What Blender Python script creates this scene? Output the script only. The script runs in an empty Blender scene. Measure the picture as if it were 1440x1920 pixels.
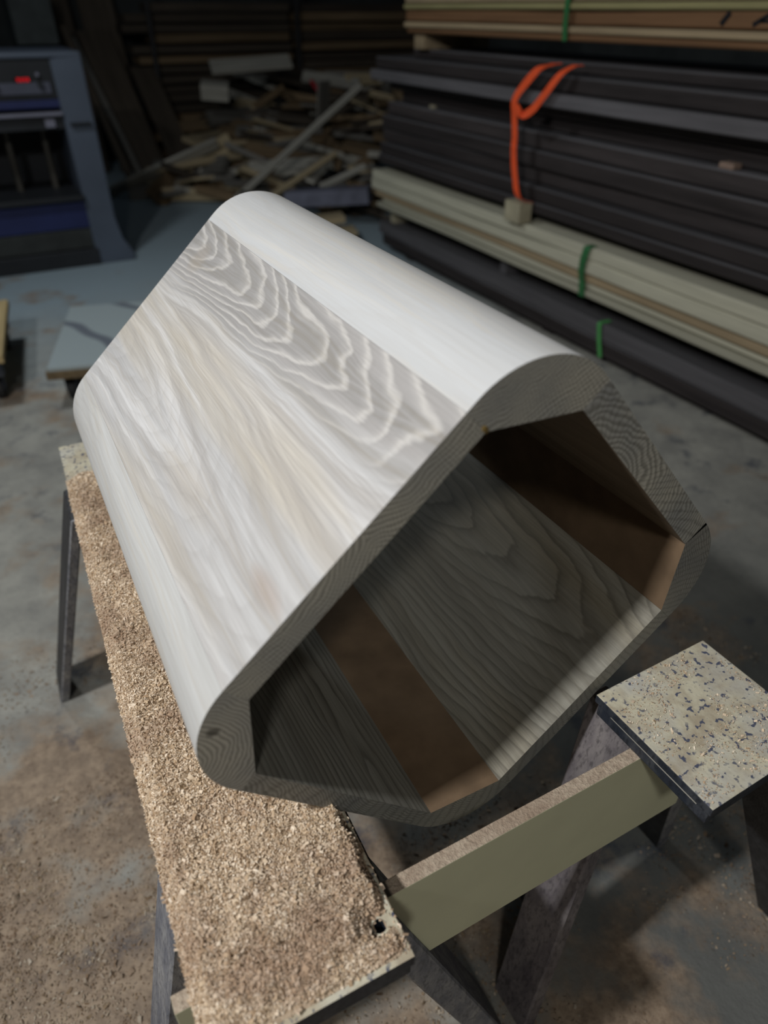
import bpy, bmesh, math, random
import numpy as np
from mathutils import Vector, Matrix
R = math.radians
SC = bpy.context.scene
COL = SC.collection

# ------------------------------------------------------------------ camera
cam_d = bpy.data.cameras.new('camera')
cam = bpy.data.objects.new('camera', cam_d)
COL.objects.link(cam)
cam.location = (0, 0, 1.5)
cam.rotation_euler = (R(90 - 35.8057), 0, R(-28.0315))
cam_d.sensor_fit = 'VERTICAL'
cam_d.sensor_height = 36
cam_d.lens = 36 * 1310 / 1920
cam_d.clip_start = .02
cam_d.dof.use_dof = True
cam_d.dof.focus_distance = .92
cam_d.dof.aperture_fstop = 2.6
SC.camera = cam

# ------------------------------------------------------------------ light
w = bpy.data.worlds.new('world')
SC.world = w
w.use_nodes = True
bg = w.node_tree.nodes['Background']
bg.inputs[0].default_value = (.72, .86, 1.0, 1)
bg.inputs[1].default_value = .022
SC.view_settings.view_transform = 'Standard'
SC.view_settings.look = 'None'
SC.view_settings.exposure = 0
SC.view_settings.gamma = 1
SC.view_settings.use_curve_mapping = False


def lamp(name, loc, target, sx, sy, power, col):
    d = bpy.data.lights.new(name, 'AREA')
    d.shape = 'RECTANGLE'
    d.size = sx
    d.size_y = sy
    d.energy = power
    d.color = col
    o = bpy.data.objects.new(name, d)
    COL.objects.link(o)
    o.location = loc
    v = Vector(target) - Vector(loc)
    o.rotation_euler = v.to_track_quat('-Z', 'Y').to_euler()
    return o


lamp('ceiling_lamp', (-1.37, .31, 2.82), (.25, .6, .9), .13, .10, 55, (.985, .99, 1))
lamp('work_lamp', (-.8, -1.42, 3.2), (.32, .5, .95), .22, .22, 17, (1, .97, .92))
lamp('far_lamp', (-.4, 3.7, 3.0), (.9, 3.6, 0), .3, .3, 24, (.88, .95, 1))


# ------------------------------------------------------------------ material tools
class NT:
    def __init__(s, name, rough=.6, spec=.3):
        s.m = bpy.data.materials.new(name)
        s.m.use_nodes = True
        s.t = s.m.node_tree
        s.b = s.t.nodes['Principled BSDF']
        s.b.inputs['Roughness'].default_value = rough
        s.b.inputs['Specular IOR Level'].default_value = spec
        s.tc = s.t.nodes.new('ShaderNodeTexCoord')

    def n(s, typ, **kw):
        nd = s.t.nodes.new(typ)
        for k, v in kw.items():
            setattr(nd, k, v)
        return nd

    def put(s, sock, v):
        if isinstance(v, bpy.types.NodeSocket):
            s.t.links.new(v, sock)
        elif v is not None:
            sock.default_value = v

    def math(s, op, a, b=None, c=None, clamp=False):
        nd = s.n('ShaderNodeMath', operation=op, use_clamp=clamp)
        s.put(nd.inputs[0], a)
        s.put(nd.inputs[1], b)
        if c is not None:
            s.put(nd.inputs[2], c)
        return nd.outputs[0]

    def mapping(s, scale=(1, 1, 1), loc=(0, 0, 0), src=None):
        nd = s.n('ShaderNodeMapping')
        s.put(nd.inputs[0], src or s.tc.outputs['Object'])
        nd.inputs['Location'].default_value = loc
        nd.inputs['Scale'].default_value = scale
        return nd.outputs[0]

    def noise(s, vec, scale, detail=3, rough=.55, dist=0):
        nd = s.n('ShaderNodeTexNoise')
        s.put(nd.inputs['Vector'], vec)
        nd.inputs['Scale'].default_value = scale
        nd.inputs['Detail'].default_value = detail
        nd.inputs['Roughness'].default_value = rough
        nd.inputs['Distortion'].default_value = dist
        return nd.outputs['Fac']

    def ramp(s, fac, stops, interp='LINEAR'):
        nd = s.n('ShaderNodeValToRGB')
        s.put(nd.inputs[0], fac)
        cr = nd.color_ramp
        cr.interpolation = interp
        while len(cr.elements) < len(stops):
            cr.elements.new(.5)
        for e, (p, c) in zip(cr.elements, stops):
            e.position = p
            e.color = (*c, 1) if not isinstance(c, (int, float)) else (c, c, c, 1)
        return nd.outputs[0]

    def mix(s, fac, a, b, mode='MIX'):
        nd = s.n('ShaderNodeMix', data_type='RGBA', blend_type=mode)
        s.put(nd.inputs[0], fac)
        for i, v in ((6, a), (7, b)):
            if not isinstance(v, bpy.types.NodeSocket):
                v = (*v[:3], 1)
            s.put(nd.inputs[i], v)
        return nd.outputs[2]

    def bump(s, h, strength=.3, dist=.002):
        nd = s.n('ShaderNodeBump')
        nd.inputs['Strength'].default_value = strength
        nd.inputs['Distance'].default_value = dist
        s.put(nd.inputs['Height'], h)
        s.t.links.new(nd.outputs[0], s.b.inputs['Normal'])

    def color(s, c):
        s.put(s.b.inputs['Base Color'], c if isinstance(c, bpy.types.NodeSocket) else (*c, 1))
        return s.m


def plain(name, c, rough=.6, spec=.3, var=.25, scale=8):
    t = NT(name, rough, spec)
    f = t.noise(t.mapping(), scale, 4)
    d = tuple(x * (1 - var) for x in c)
    e = tuple(min(1, x * (1 + var)) for x in c)
    return t.color(t.ramp(f, [(.3, d), (.7, e)]))


def oak(name, x0, d0, k, spacing, contrast, seed, light=(.80, .79, .765), dark=(.40, .37, .335), zf=0.0,
        tone=.5, sign=1, end=.62, rough=.55, warmth=.5, jag=.0012, x1=None, wx=.07, wd=.05, grey=None, ering=.0042, erays=60, flat=1.0, stains=()):
    """Sawn oak: growth rings are cylinders round a pith line that dips along the board."""
    t = NT(name, rough, .25)
    ob = t.tc.outputs['Object']
    sep = t.n('ShaderNodeSeparateXYZ')
    t.put(sep.inputs[0], ob)
    X, Y, Z = sep.outputs
    wa = t.noise(t.mapping((6, 2.2, 6), (seed * 1.7, seed, 0)), 1.0, 3, .45)
    wb = t.noise(t.mapping((9, 3.6, 9), (seed, 4.2 + seed, 3)), 1.0, 4, .5)
    jg = t.noise(t.mapping((240, 22, 240), (seed, 0, 0)), 1, 3, .6)
    Xw = t.math('SUBTRACT', X, t.math('MULTIPLY', t.math('SUBTRACT', wa, .5), wx))
    dx = t.math('SUBTRACT', Xw, x0)
    if x1 is not None:
        dx = t.math('MINIMUM', t.math('ABSOLUTE', dx), t.math('ABSOLUTE', t.math('SUBTRACT', Xw, x1)))
    dep = t.math('ADD', t.math('MULTIPLY', Y, -k), d0)
    dep = t.math('ADD', dep, t.math('MULTIPLY', t.math('SUBTRACT', wb, .5), wd))
    dep = t.math('ADD', dep, t.math('MULTIPLY', t.math('SUBTRACT', Z, zf), sign))
    r = t.math('SQRT', t.math('ADD', t.math('MULTIPLY', dx, dx), t.math('MULTIPLY', dep, dep)))
    r = t.math('ADD', r, t.math('MULTIPLY', t.math('SUBTRACT', jg, .5), jag * 2))
    ph = t.math('FRACT', t.math('DIVIDE', r, spacing))
    # tones across the width; streaks follow the bend of the grain
    cb = t.n('ShaderNodeCombineXYZ')
    bend = t.math('ADD', t.math('MULTIPLY', dx, .9), t.math('MULTIPLY', dep, .55))
    t.put(cb.inputs[0], bend)
    t.put(cb.inputs[1], Y)
    t.put(cb.inputs[2], Z)
    flow = cb.outputs[0]
    tn = t.noise(t.mapping((22, .55, 15), (seed * 3.1, seed * .3, 1), flow), 1, 4, .6)
    fib = t.noise(t.mapping((460, 8, 460), (seed, 0, 0)), 1, 4, .65)
    fib2 = t.noise(t.mapping((130, 1.8, 120), (seed + 3, 0, 0), flow), 1, 4, .62)
    amt = t.ramp(t.noise(t.mapping((5, 1.3, 5), (seed, 7, 0)), 1, 2), [(.35, .35), (.62, 1)])
    warm = (dark[0] * 1.35, dark[1] * 1.22, dark[2] * .98)
    base = t.mix(t.ramp(tn, [(.42, 0.0), (.60, 1)]), light, tuple(l * (1 - .30 * tone) for l in light))
    wz = t.noise(t.mapping((10, .9, 10), (seed * 2, 3, seed)), 1, 3, .55)
    base = t.mix(t.math('MULTIPLY', t.ramp(wz, [(.48, 0.0), (.64, 1)]), warmth), base,
                 tuple(a * b for a, b in zip(light, (.83, .74, .58))))
    # thin dark early-wood line, fading out towards the late wood
    dline = t.ramp(ph, [(0, .9), (.05, 1), (.18, .55), (.5, .12), (.93, .0), (1, .9)])
    lline = t.ramp(ph, [(0, .0), (.40, .0), (.62, .25), (.80, 1), (.90, .7), (1, .0)])
    inv = t.math('MULTIPLY', t.math('MULTIPLY', dline, contrast * flat), amt)
    st = t.noise(t.mapping((52, 1.0, 34), (seed + 1, seed, 2), flow), 1, 4, .62)
    base = t.mix(t.math('MULTIPLY', t.ramp(st, [(.48, 0.0), (.64, 1)]), .62 * tone), base, tuple(a * b for a, b in zip(light, (.56, .53, .50))))
    base = t.mix(t.math('MULTIPLY', t.ramp(st, [(.34, 1), (.46, 0.0)]), .6 * tone), base, tuple(min(1, a * 1.13) for a in light))
    c = t.mix(inv, base, dark)
    if grey:
        gm = t.n('ShaderNodeMapRange', interpolation_type='SMOOTHSTEP')
        t.put(gm.inputs[0], t.math('ADD', t.math('ADD', X, t.math('MULTIPLY', t.math('SUBTRACT', tn, .5), .12)), t.math('MULTIPLY', Y, .055)))
        gm.inputs[1].default_value = grey - .015
        gm.inputs[2].default_value = grey + .025
        gk = gm.outputs[0]
        gb = t.mix(t.ramp(fib2, [(.4, 0.0), (.7, 1)]), tuple(a * b for a, b in zip(light, (.60, .58, .57))), tuple(a * b for a, b in zip(light, (.34, .34, .335))))
        gc = t.mix(t.math('MULTIPLY', lline, .7), gb, tuple(a * b for a, b in zip(light, (1.0, .97, .92))))
        gc = t.mix(t.math('MULTIPLY', dline, .22), gc, dark)
        c = t.mix(t.math('MULTIPLY', gk, .95), c, gc)
    for sx, sy, rx, ry, sc_, am in stains:
        dd = t.math('ADD', t.math('POWER', t.math('DIVIDE', t.math('SUBTRACT', X, sx), rx), 2), t.math('POWER', t.math('DIVIDE', t.math('SUBTRACT', Y, sy), ry), 2))
        dd = t.math('ADD', dd, t.math('MULTIPLY', t.math('SUBTRACT', st, .5), 2.2))
        c = t.mix(t.math('MULTIPLY', t.ramp(dd, [(.1, 1), (1, 0.0)]), am), c, sc_)
    f1 = t.math('MULTIPLY', t.ramp(fib, [(.45, 0.0), (.70, 1)]), .36)
    c = t.mix(f1, c, tuple(x * .95 for x in dark))
    f2 = t.math('MULTIPLY', t.ramp(fib2, [(.50, 0.0), (.72, 1)]), .30)
    c = t.mix(f2, c, warm)
    # end grain shows on the sawn ends only: same rings plus fine rays and pores
    sn = t.n('ShaderNodeSeparateXYZ')
    t.put(sn.inputs[0], t.tc.outputs['Normal'])
    ey = t.math('GREATER_THAN', t.math('ABSOLUTE', sn.outputs[1]), .9)
    ang = t.math('ARCTAN2', dx, dep)
    ray = t.math('FRACT', t.math('ADD', t.math('MULTIPLY', ang, erays), t.math('MULTIPLY', jg, .8)))
    rayc = t.ramp(ray, [(0, 1), (.22, 0), (.78, 0), (1, 1)])
    wob = t.noise(t.mapping((16, 16, 16), (seed, 0, 0)), 1, 2)
    ph2 = t.math('FRACT', t.math('ADD', t.math('DIVIDE', r, ering), t.math('MULTIPLY', wob, 5)))
    pore = t.ramp(ph2, [(0, 1), (.30, .75), (.5, .05), (.8, 0), (1, 1)])
    pk = t.noise(t.mapping((800, 20, 800)), 1, 2)
    pz = t.noise(t.mapping((9, 9, 9), (seed, 0, 0)), 1, 3)
    ec = t.mix(t.ramp(pz, [(.35, 0.0), (.68, 1)]), tuple(x * end * 1.25 for x in (.74, .71, .60)), tuple(x * end * .95 for x in (.62, .63, .60)))
    pd = t.math('MULTIPLY', pore, t.ramp(pk, [(.35, .55), (.6, 1)]))
    ec = t.mix(t.math('MULTIPLY', pd, .72), ec, tuple(x * .14 for x in (.8, .76, .62)))
    ec = t.mix(t.math('MULTIPLY', rayc, .38), ec, tuple(x * .10 for x in (.8, .76, .66)))
    kn = t.noise(t.mapping((26, 26, 26), (seed * 5, 0, 3)), 1, 1)
    ec = t.mix(t.ramp(kn, [(.70, 0.0), (.76, .7)]), ec, (.035, .032, .026))
    c = t.mix(ey, c, ec)
    t.bump(t.math('ADD', fib, t.math('MULTIPLY', pk, .4)), .12, .0006)
    return t.color(c)


def rough_wood(name, c, var=.3, streak=(3, .35, 3), rough=.75, end=.8, axis=1):
    t = NT(name, rough, .2)
    oi = t.n('ShaderNodeObjectInfo')
    sc1 = [26, 26, 26]
    sc1[axis] = 1.4
    sc2 = [150, 150, 150]
    sc2[axis] = 4
    cmb = t.n('ShaderNodeVectorMath', operation='ADD')
    t.put(cmb.inputs[0], t.tc.outputs['Object'])
    rv = t.n('ShaderNodeVectorMath', operation='SCALE')
    t.put(rv.inputs[0], (3.1, 5.3, 7.7))
    t.put(rv.inputs['Scale'], oi.outputs['Random'])
    t.put(cmb.inputs[1], rv.outputs[0])
    v = cmb.outputs[0]
    a = t.noise(t.mapping(tuple(sc1), src=v), 1, 4, .6)
    b = t.noise(t.mapping(tuple(sc2), src=v), 1, 3, .6)
    lo = tuple(x * (1 - var) for x in c)
    hi = tuple(min(1, x * (1 + var)) for x in c)
    col = t.mix(t.ramp(a, [(.3, 0.0), (.7, 1)]), lo, hi)
    col = t.mix(t.math('MULTIPLY', t.ramp(b, [(.45, 0.0), (.75, 1)]), .3), col, tuple(x * .5 for x in c))
    br = t.math('ADD', t.math('MULTIPLY', oi.outputs['Random'], .5), .75)
    hs = t.n('ShaderNodeHueSaturation')
    t.put(hs.inputs['Value'], br)
    t.put(hs.inputs['Color'], col)
    t.bump(b, .3, .002)
    return t.color(hs.outputs[0])


# ------------------------------------------------------------------ mesh tools
def link(name, bm, mat, parent=None, loc=None, smooth=False):
    me = bpy.data.meshes.new(name)
    bm.normal_update()
    bm.to_mesh(me)
    bm.free()
    return link_me(name, me, mat, parent, loc, smooth)


def link_me(name, me, mat, parent=None, loc=None, smooth=False):
    for m in (mat if isinstance(mat, (list, tuple)) else [mat]):
        me.materials.append(m)
    if smooth:
        for p in me.polygons:
            p.use_smooth = True
    o = bpy.data.objects.new(name, me)
    COL.objects.link(o)
    if loc is not None:
        o.location = loc
    if parent is not None:
        o.parent = parent
    return o


def empty(name, loc, rot=(0, 0, 0)):
    o = bpy.data.objects.new(name, None)
    COL.objects.link(o)
    o.location = loc
    o.rotation_euler = rot
    o.empty_display_size = .1
    return o


def tag(o, label, cat, group=None, kind=None):
    o['label'] = label
    o['category'] = cat
    if group:
        o['group'] = group
    if kind:
        o['kind'] = kind
    return o


def box(bm, x0, x1, y0, y1, z0, z1, bev=0.0, mi=0):
    vs = [bm.verts.new(p) for p in ((x0, y0, z0), (x1, y0, z0), (x1, y1, z0), (x0, y1, z0),
                                    (x0, y0, z1), (x1, y0, z1), (x1, y1, z1), (x0, y1, z1))]
    fs = [bm.faces.new([vs[i] for i in q]) for q in
          ((3, 2, 1, 0), (4, 5, 6, 7), (0, 1, 5, 4), (1, 2, 6, 5), (2, 3, 7, 6), (3, 0, 4, 7))]
    for f in fs:
        f.material_index = mi
    if bev > 0:
        es = list({e for f in fs for e in f.edges})
        bmesh.ops.bevel(bm, geom=es, offset=bev, segments=2, affect='EDGES', profile=.6)
    return vs


def bx(name, x0, x1, y0, y1, z0, z1, mat, parent=None, bev=.0015, origin=None):
    bm = bmesh.new()
    if origin:
        box(bm, x0 - origin[0], x1 - origin[0], y0 - origin[1], y1 - origin[1], z0 - origin[2], z1 - origin[2], bev)
        return link(name, bm, mat, parent, loc=origin)
    box(bm, x0, x1, y0, y1, z0, z1, bev)
    return link(name, bm, mat, parent)


def prism(bm, top, foot, tx, ty, ztop, zfoot, bev=.003):
    """Sheared leg: horizontal cuts at both ends."""
    vs = []
    for (cx, cy), z in ((foot, zfoot), (top, ztop)):
        for sx, sy in ((-1, -1), (1, -1), (1, 1), (-1, 1)):
            vs.append(bm.verts.new((cx + sx * tx / 2, cy + sy * ty / 2, z)))
    fs = [bm.faces.new([vs[i] for i in q]) for q in
          ((3, 2, 1, 0), (4, 5, 6, 7), (0, 1, 5, 4), (1, 2, 6, 5), (2, 3, 7, 6), (3, 0, 4, 7))]
    if bev:
        bmesh.ops.bevel(bm, geom=list({e for f in fs for e in f.edges}), offset=bev, segments=1, affect='EDGES')


def cyl(bm, c, r, h, axis='Z', n=20):
    m = Matrix.Translation(c)
    if axis == 'X':
        m = m @ Matrix.Rotation(R(90), 4, 'Y')
    if axis == 'Y':
        m = m @ Matrix.Rotation(R(90), 4, 'X')
    bmesh.ops.create_cone(bm, cap_ends=True, segments=n, radius1=r, radius2=r, depth=h, matrix=m)


# ------------------------------------------------------------------ shared materials
M_navy = None


def painted(name, base, wear, amount=.5, seed=0):
    t = NT(name, .55, .35)
    f = t.noise(t.mapping((28, 28, 10), (seed, 0, 0)), 1, 5, .65)
    g = t.noise(t.mapping((160, 160, 60), (seed, 2, 0)), 1, 3, .6)
    c = t.mix(t.ramp(f, [(.52 - .2 * amount, 0.0), (.66, 1)]), base, wear)
    c = t.mix(t.math('MULTIPLY', t.ramp(g, [(.5, 0.0), (.64, 1)]), .6), c, tuple(x * .45 for x in base))
    t.bump(g, .4, .003)
    return t.color(c)


M_navy = painted('navy_paint', (.020, .026, .038), (.055, .06, .07), .3)
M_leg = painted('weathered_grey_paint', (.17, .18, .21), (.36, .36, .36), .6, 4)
M_legdark = painted('dark_paint_and_leg_shade', (.030, .030, .032), (.065, .065, .068), .4, 7)  # own colour of rails and posts; painted shade on leg sides


def speckled_top():
    t = NT('speckled_cream_top', .7, .2)
    a = t.noise(t.mapping((1, 1, 1)), 120, 2, .5)
    b = t.noise(t.mapping((1, 1, 1), (3, 1, 2)), 26, 4, .65)
    g = t.noise(t.mapping((1, 1, 1), (8, 4, 2)), 14, 3)
    c = t.mix(t.ramp(b, [(.4, 0.0), (.62, 1)]), (.60, .56, .42), (.42, .36, .26))
    c = t.mix(t.ramp(g, [(.45, 0.0), (.7, 1)]), c, (.50, .50, .46))
    k = t.math('MULTIPLY', t.ramp(a, [(.585, 0.0), (.63, 1)]), t.ramp(b, [(.36, .25), (.5, 1)]))
    c = t.mix(k, c, (.085, .095, .14))
    t.bump(a, .4, .002)
    return t.color(c)


M_speck = speckled_top()


def sawdust_mat(name, light, dark, brown, scale=420):
    t = NT(name, .95, .05)
    a = t.noise(t.mapping(), scale, 3, .7)
    b = t.noise(t.mapping((1, 1, 1), (5, 2, 1)), 7, 4, .6)
    c = t.mix(t.ramp(a, [(.35, 0.0), (.62, 1)]), dark, light)
    c = t.mix(t.math('MULTIPLY', t.ramp(b, [(.46, 0.0), (.64, 1)]), .75), c, brown)
    t.bump(a, .9, .004)
    return t.color(c)


SD_L, SD_D, SD_B = (.78, .63, .46), (.52, .39, .26), (.42, .29, .19)
M_dust = sawdust_mat('sawdust', SD_L, SD_D, SD_B)


def chip_mat(name, f=1.0):
    t = NT(name, .9, .05)
    gi = t.n('ShaderNodeNewGeometry')
    c = t.ramp(gi.outputs['Random Per Island'], [(0, tuple(x * f for x in (.42, .29, .18))), (.3, tuple(x * f for x in (.62, .47, .31))),
                                                (.7, tuple(x * f for x in (.78, .64, .48))), (1, tuple(x * f for x in (.92, .80, .64)))])
    b = t.noise(t.mapping((1, 1, 1), (5, 2, 1)), 9, 4, .6)
    c = t.mix(t.math('MULTIPLY', t.ramp(b, [(.47, 0.0), (.60, 1)]), .72), c, tuple(x * f for x in (.40, .27, .185)))
    return t.color(c)


M_chip = chip_mat('wood_chips')
M_chipf = chip_mat('floor_wood_chips', .55)


def chips(name, pts, mat, size=(.0011, .0030), seed=1, up=.004, parent=None):
    """pts: (n,3) numpy array of centres; every chip is a small bent flake."""
    rng = np.random.default_rng(seed)
    n = len(pts)
    L = rng.uniform(size[0], size[1], n) * (1 + 1.3 * (rng.random(n) > .93))
    W = L * rng.uniform(.25, .75, n)
    yaw = rng.uniform(0, 6.283, n)
    pit = rng.normal(0, .55, n)
    rol = rng.normal(0, .6, n)
    a = np.stack([np.cos(yaw) * np.cos(pit), np.sin(yaw) * np.cos(pit), np.sin(pit)], 1)
    h = np.stack([-np.sin(yaw), np.cos(yaw), np.zeros(n)], 1)
    nn = np.cross(a, h)
    b = h * np.cos(rol)[:, None] + nn * np.sin(rol)[:, None]
    nn = np.cross(a, b)
    bend = rng.uniform(-.35, .35, n) * L
    V = np.empty((n, 6, 3))
    for i, (sa, sb) in enumerate(((-.5, -.5), (0, -.5), (.5, -.5), (.5, .5), (0, .5), (-.5, .5))):
        V[:, i] = pts + a * (L * sa)[:, None] + b * (W * sb)[:, None] + (nn * bend[:, None] if sa == 0 else 0)
    V[:, :, 2] += (rng.random(n) * up)[:, None]
    V = V.reshape(-1, 3)
    base = (np.arange(n) * 6)[:, None]
    F = np.concatenate([base + np.array([0, 1, 4, 5]), base + np.array([1, 2, 3, 4])]).astype(int)
    me = bpy.data.meshes.new(name)
    me.vertices.add(len(V))
    me.vertices.foreach_set('co', V.ravel())
    me.loops.add(F.size)
    me.loops.foreach_set('vertex_index', F.ravel())
    me.polygons.add(len(F))
    me.polygons.foreach_set('loop_start', np.arange(0, F.size, 4))
    me.polygons.foreach_set('loop_total', np.full(len(F), 4))
    me.update(calc_edges=True)
    return link_me(name, me, mat, parent)


def vnoise(x, y, seed=0):
    """cheap smooth value noise"""
    x = np.asarray(x, float)
    y = np.asarray(y, float)
    rng = np.random.default_rng(seed)
    T = rng.random((64, 64))
    xi = np.floor(x).astype(int)
    yi = np.floor(y).astype(int)
    fx = x - xi
    fy = y - yi
    fx = fx * fx * (3 - 2 * fx)
    fy = fy * fy * (3 - 2 * fy)
    g = lambda i, j: T[i % 64, j % 64]
    return (g(xi, yi) * (1 - fx) + g(xi + 1, yi) * fx) * (1 - fy) + (g(xi, yi + 1) * (1 - fx) + g(xi + 1, yi + 1) * fx) * fy


# ------------------------------------------------------------------ setting
def floor_mat():
    t = NT('dusty_concrete', .75, .25)
    sep = t.n('ShaderNodeSeparateXYZ')
    t.put(sep.inputs[0], t.tc.outputs['Object'])
    X, Y = sep.outputs[0], sep.outputs[1]
    big = t.noise(t.mapping(), 1.3, 5, .6)
    mid = t.noise(t.mapping((1, 1, 1), (4, 9, 0)), 5.5, 5, .65)
    fine = t.noise(t.mapping((1, 1, 1), (1, 2, 0)), 60, 4, .7)
    c = t.mix(t.ramp(mid, [(.35, 0.0), (.65, 1)]), (.27, .265, .24), (.42, .41, .36))
    shade_rt = t.math('DIVIDE', t.math('SUBTRACT', X, .2), .5, clamp=True)
    shade_rt = t.math('MULTIPLY', shade_rt, t.math('DIVIDE', t.math('SUBTRACT', 1.6, Y), .9, clamp=True))
    c = t.mix(t.math('MULTIPLY', shade_rt, .8), c, (.10, .105, .10))  # shade on the near right floor, put into the colour
    # blue-grey tone further into the hall
    far = t.math('DIVIDE', t.math('SUBTRACT', t.math('ADD', Y, t.math('MULTIPLY', big, 1.6)), 4.1), 1.6, clamp=True)
    c = t.mix(far, c, (.34, .42, .46))
    # dark bluish paint spills
    sp = t.noise(t.mapping((1, 1, 1), (7, 1, 0)), 6.5, 6, .68)
    _ = None
    sp2 = t.noise(t.mapping((1, 1, 1), (2, 5, 0)), 2.1, 3, .6)
    k = t.math('MULTIPLY', t.ramp(sp, [(.57, 0.0), (.68, 1)]), t.ramp(sp2, [(.40, 0.0), (.50, 1)]))
    k = t.math('MULTIPLY', k, t.math('SUBTRACT', 1, far))
    # fine sawdust lying in drifts
    nearm = t.math('DIVIDE', t.math('SUBTRACT', 2.2, Y), 1.5, clamp=True)
    d = t.math('ADD', t.noise(t.mapping((1, 1, 1), (3, 3, 0)), 3.2, 5, .62), t.math('MULTIPLY', nearm, .15))
    d = t.math('SUBTRACT', d, t.math('MULTIPLY', t.math('DIVIDE', t.math('SUBTRACT', X, .15), .5, clamp=True), .13))
    lf = t.math('MULTIPLY', t.math('DIVIDE', t.math('SUBTRACT', .1, X), .3, clamp=True), t.math('DIVIDE', t.math('SUBTRACT', 1.5, Y), .8, clamp=True))
    d = t.math('ADD', d, t.math('MULTIPLY', lf, .12))
    dk = t.ramp(d, [(.52, 0.0), (.66, 1)])
    du = t.mix(t.ramp(fine, [(.35, 0.0), (.65, 1)]), (.23, .16, .105), (.46, .34, .23))
    clump = t.noise(t.mapping((1, 1, 1), (6, 6, 0)), 16, 4, .65)
    du = t.mix(t.math('MULTIPLY', t.ramp(clump, [(.44, 0.0), (.60, 1)]), .6), du, (.17, .115, .075))
    c = t.mix(t.math('MULTIPLY', dk, .85), c, du)
    c = t.mix(t.math('MULTIPLY', k, .75), c, (.055, .065, .09))
    c = t.mix(t.math('MULTIPLY', t.ramp(fine, [(.5, 0.0), (.75, 1)]), .25), c, (.12, .11, .10))
    t.bump(t.math('ADD', fine, t.math('MULTIPLY', mid, .5)), .5, .006)
    return t.color(c)


bm = bmesh.new()
box(bm, -5, 7, -3, 10.5, -.1, 0)
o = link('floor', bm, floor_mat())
o['kind'] = 'structure'
bm = bmesh.new()
box(bm, -5, 7, 9.75, 9.9, 0, 3.4)
M_wall = plain('grimy_wall', (.045, .05, .05), .9, .1, .4, 2)
o = link('wall_back', bm, M_wall)
o['kind'] = 'structure'
bm = bmesh.new()
box(bm, 5.6, 5.75, -3, 9.75, 0, 3.4)
o = link('wall_right', bm, M_wall)
o['kind'] = 'structure'

# ------------------------------------------------------------------ the oak box section
TH = R(42)
UC, WC = -.347, .905          # local origin in the section plane (lowest corner)
YF, YB = .42, 1.15            # front and back end
U = Vector((math.cos(TH), 0, math.sin(TH)))
W = Vector((math.sin(TH), 0, -math.cos(TH)))
org = U * UC + W * WC + Vector((0, YF, 1.5))
tube = empty('hollow_oak_section', org, (0, -TH, 0))
tag(tube, 'pale sanded hollow oak block with rounded corners lying on the sawdust covered trestle', 'furniture part')


def L(u, w):
    return (u - UC, -(w - WC))


U0, U1, W0, W1 = -.351, .120, .433, .904      # inner faces
C = .0765                                    # inner chamfer
tW0, tW1, tU0, tU1 = .032, .028, .024, .036  # wall thicknesses
UO0, UO1, WO0, WO1 = U0 - tU0, U1 + tU1, W0 - tW0, W1 + tW1
G = .0002


def arc(cu, cw, r, a0, a1, n=18):
    return [(cu + r * math.cos(R(a0 + (a1 - a0) * i / n)), cw + r * math.sin(R(a0 + (a1 - a0) * i / n))) for i in range(n + 1)]


def stave(name, poly, mats, inner_seg, label=None, rows=1):
    """poly: section in (u,w), inner_seg: index of the edge that is the inside face"""
    bm = bmesh.new()
    n = len(poly)
    pts = [L(*p) for p in poly]
    A = sum(pts[i][0] * pts[(i + 1) % n][1] - pts[(i + 1) % n][0] * pts[i][1] for i in range(n))
    f_ = [bm.verts.new((x, 0, z)) for x, z in pts]
    b_ = [bm.verts.new((x, YB - YF, z)) for x, z in pts]
    bm.faces.new(f_)
    bm.faces.new(b_[::-1])
    for i in range(n):
        j = (i + 1) % n
        f = bm.faces.new((f_[i], b_[i], b_[j], f_[j]))
        f.smooth = True
        if i in inner_seg:
            f.material_index = 1
    bmesh.ops.recalc_face_normals(bm, faces=bm.faces[:])
    me = bpy.data.meshes.new(name)
    bm.to_mesh(me)
    bm.free()
    o = link_me(name, me, mats, tube)
    try:
        me.set_sharp_from_angle(angle=R(25))
    except Exception:
        pass
    if label:
        o['label'] = label
    return o


# local coordinates: x = u-UC, z = -(w-WC); upper left face lies at z = WC-WO0
zUL = WC - WO0
xR, xL = UO1 - UC, UO0 - UC
LIGHT = (.61, .615, .61)
m_ul = oak('oak_wide_face', .362, .120, .115, .0066, .62, 1.3, light=(.67, .66, .645), dark=(.29, .27, .25), zf=zUL, sign=-1, tone=1.0, warmth=.75, x1=.150, grey=.318, wx=.055, wd=.040, ering=.0050, erays=40, flat=.28, jag=.0007,
           stains=((.155, .045, .016, .045, (.40, .31, .25), .5), (.135, .27, .022, .11, (.50, .45, .38), .45), (.255, .12, .02, .12, (.52, .46, .36), .35), (.335, .66, .03, .03, (.40, .34, .27), .4)))
m_top = oak('oak_pale_corner', .52, .26, .02, .013, .28, 6.1, light=LIGHT, dark=(.52, .50, .47), zf=zUL - .09, sign=-1, tone=.25, warmth=.2)
m_lft = oak('oak_left_corner', -.02, .10, .09, .0095, .33, 3.7, light=(.60, .60, .58), dark=(.42, .40, .37), zf=zUL - .12, sign=-1, tone=.4, warmth=.2)
m_ur = oak('oak_right_face', .40, .09, .02, .007, .5, 2.2, zf=.21, sign=-1, end=.60, ering=.0060, erays=14)
m_low = oak('oak_lower_faces', .3, .05, .02, .007, .5, 4.4, light=(.5, .49, .45), zf=.1, sign=-1, end=.42, ering=.0034, erays=20)
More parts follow.
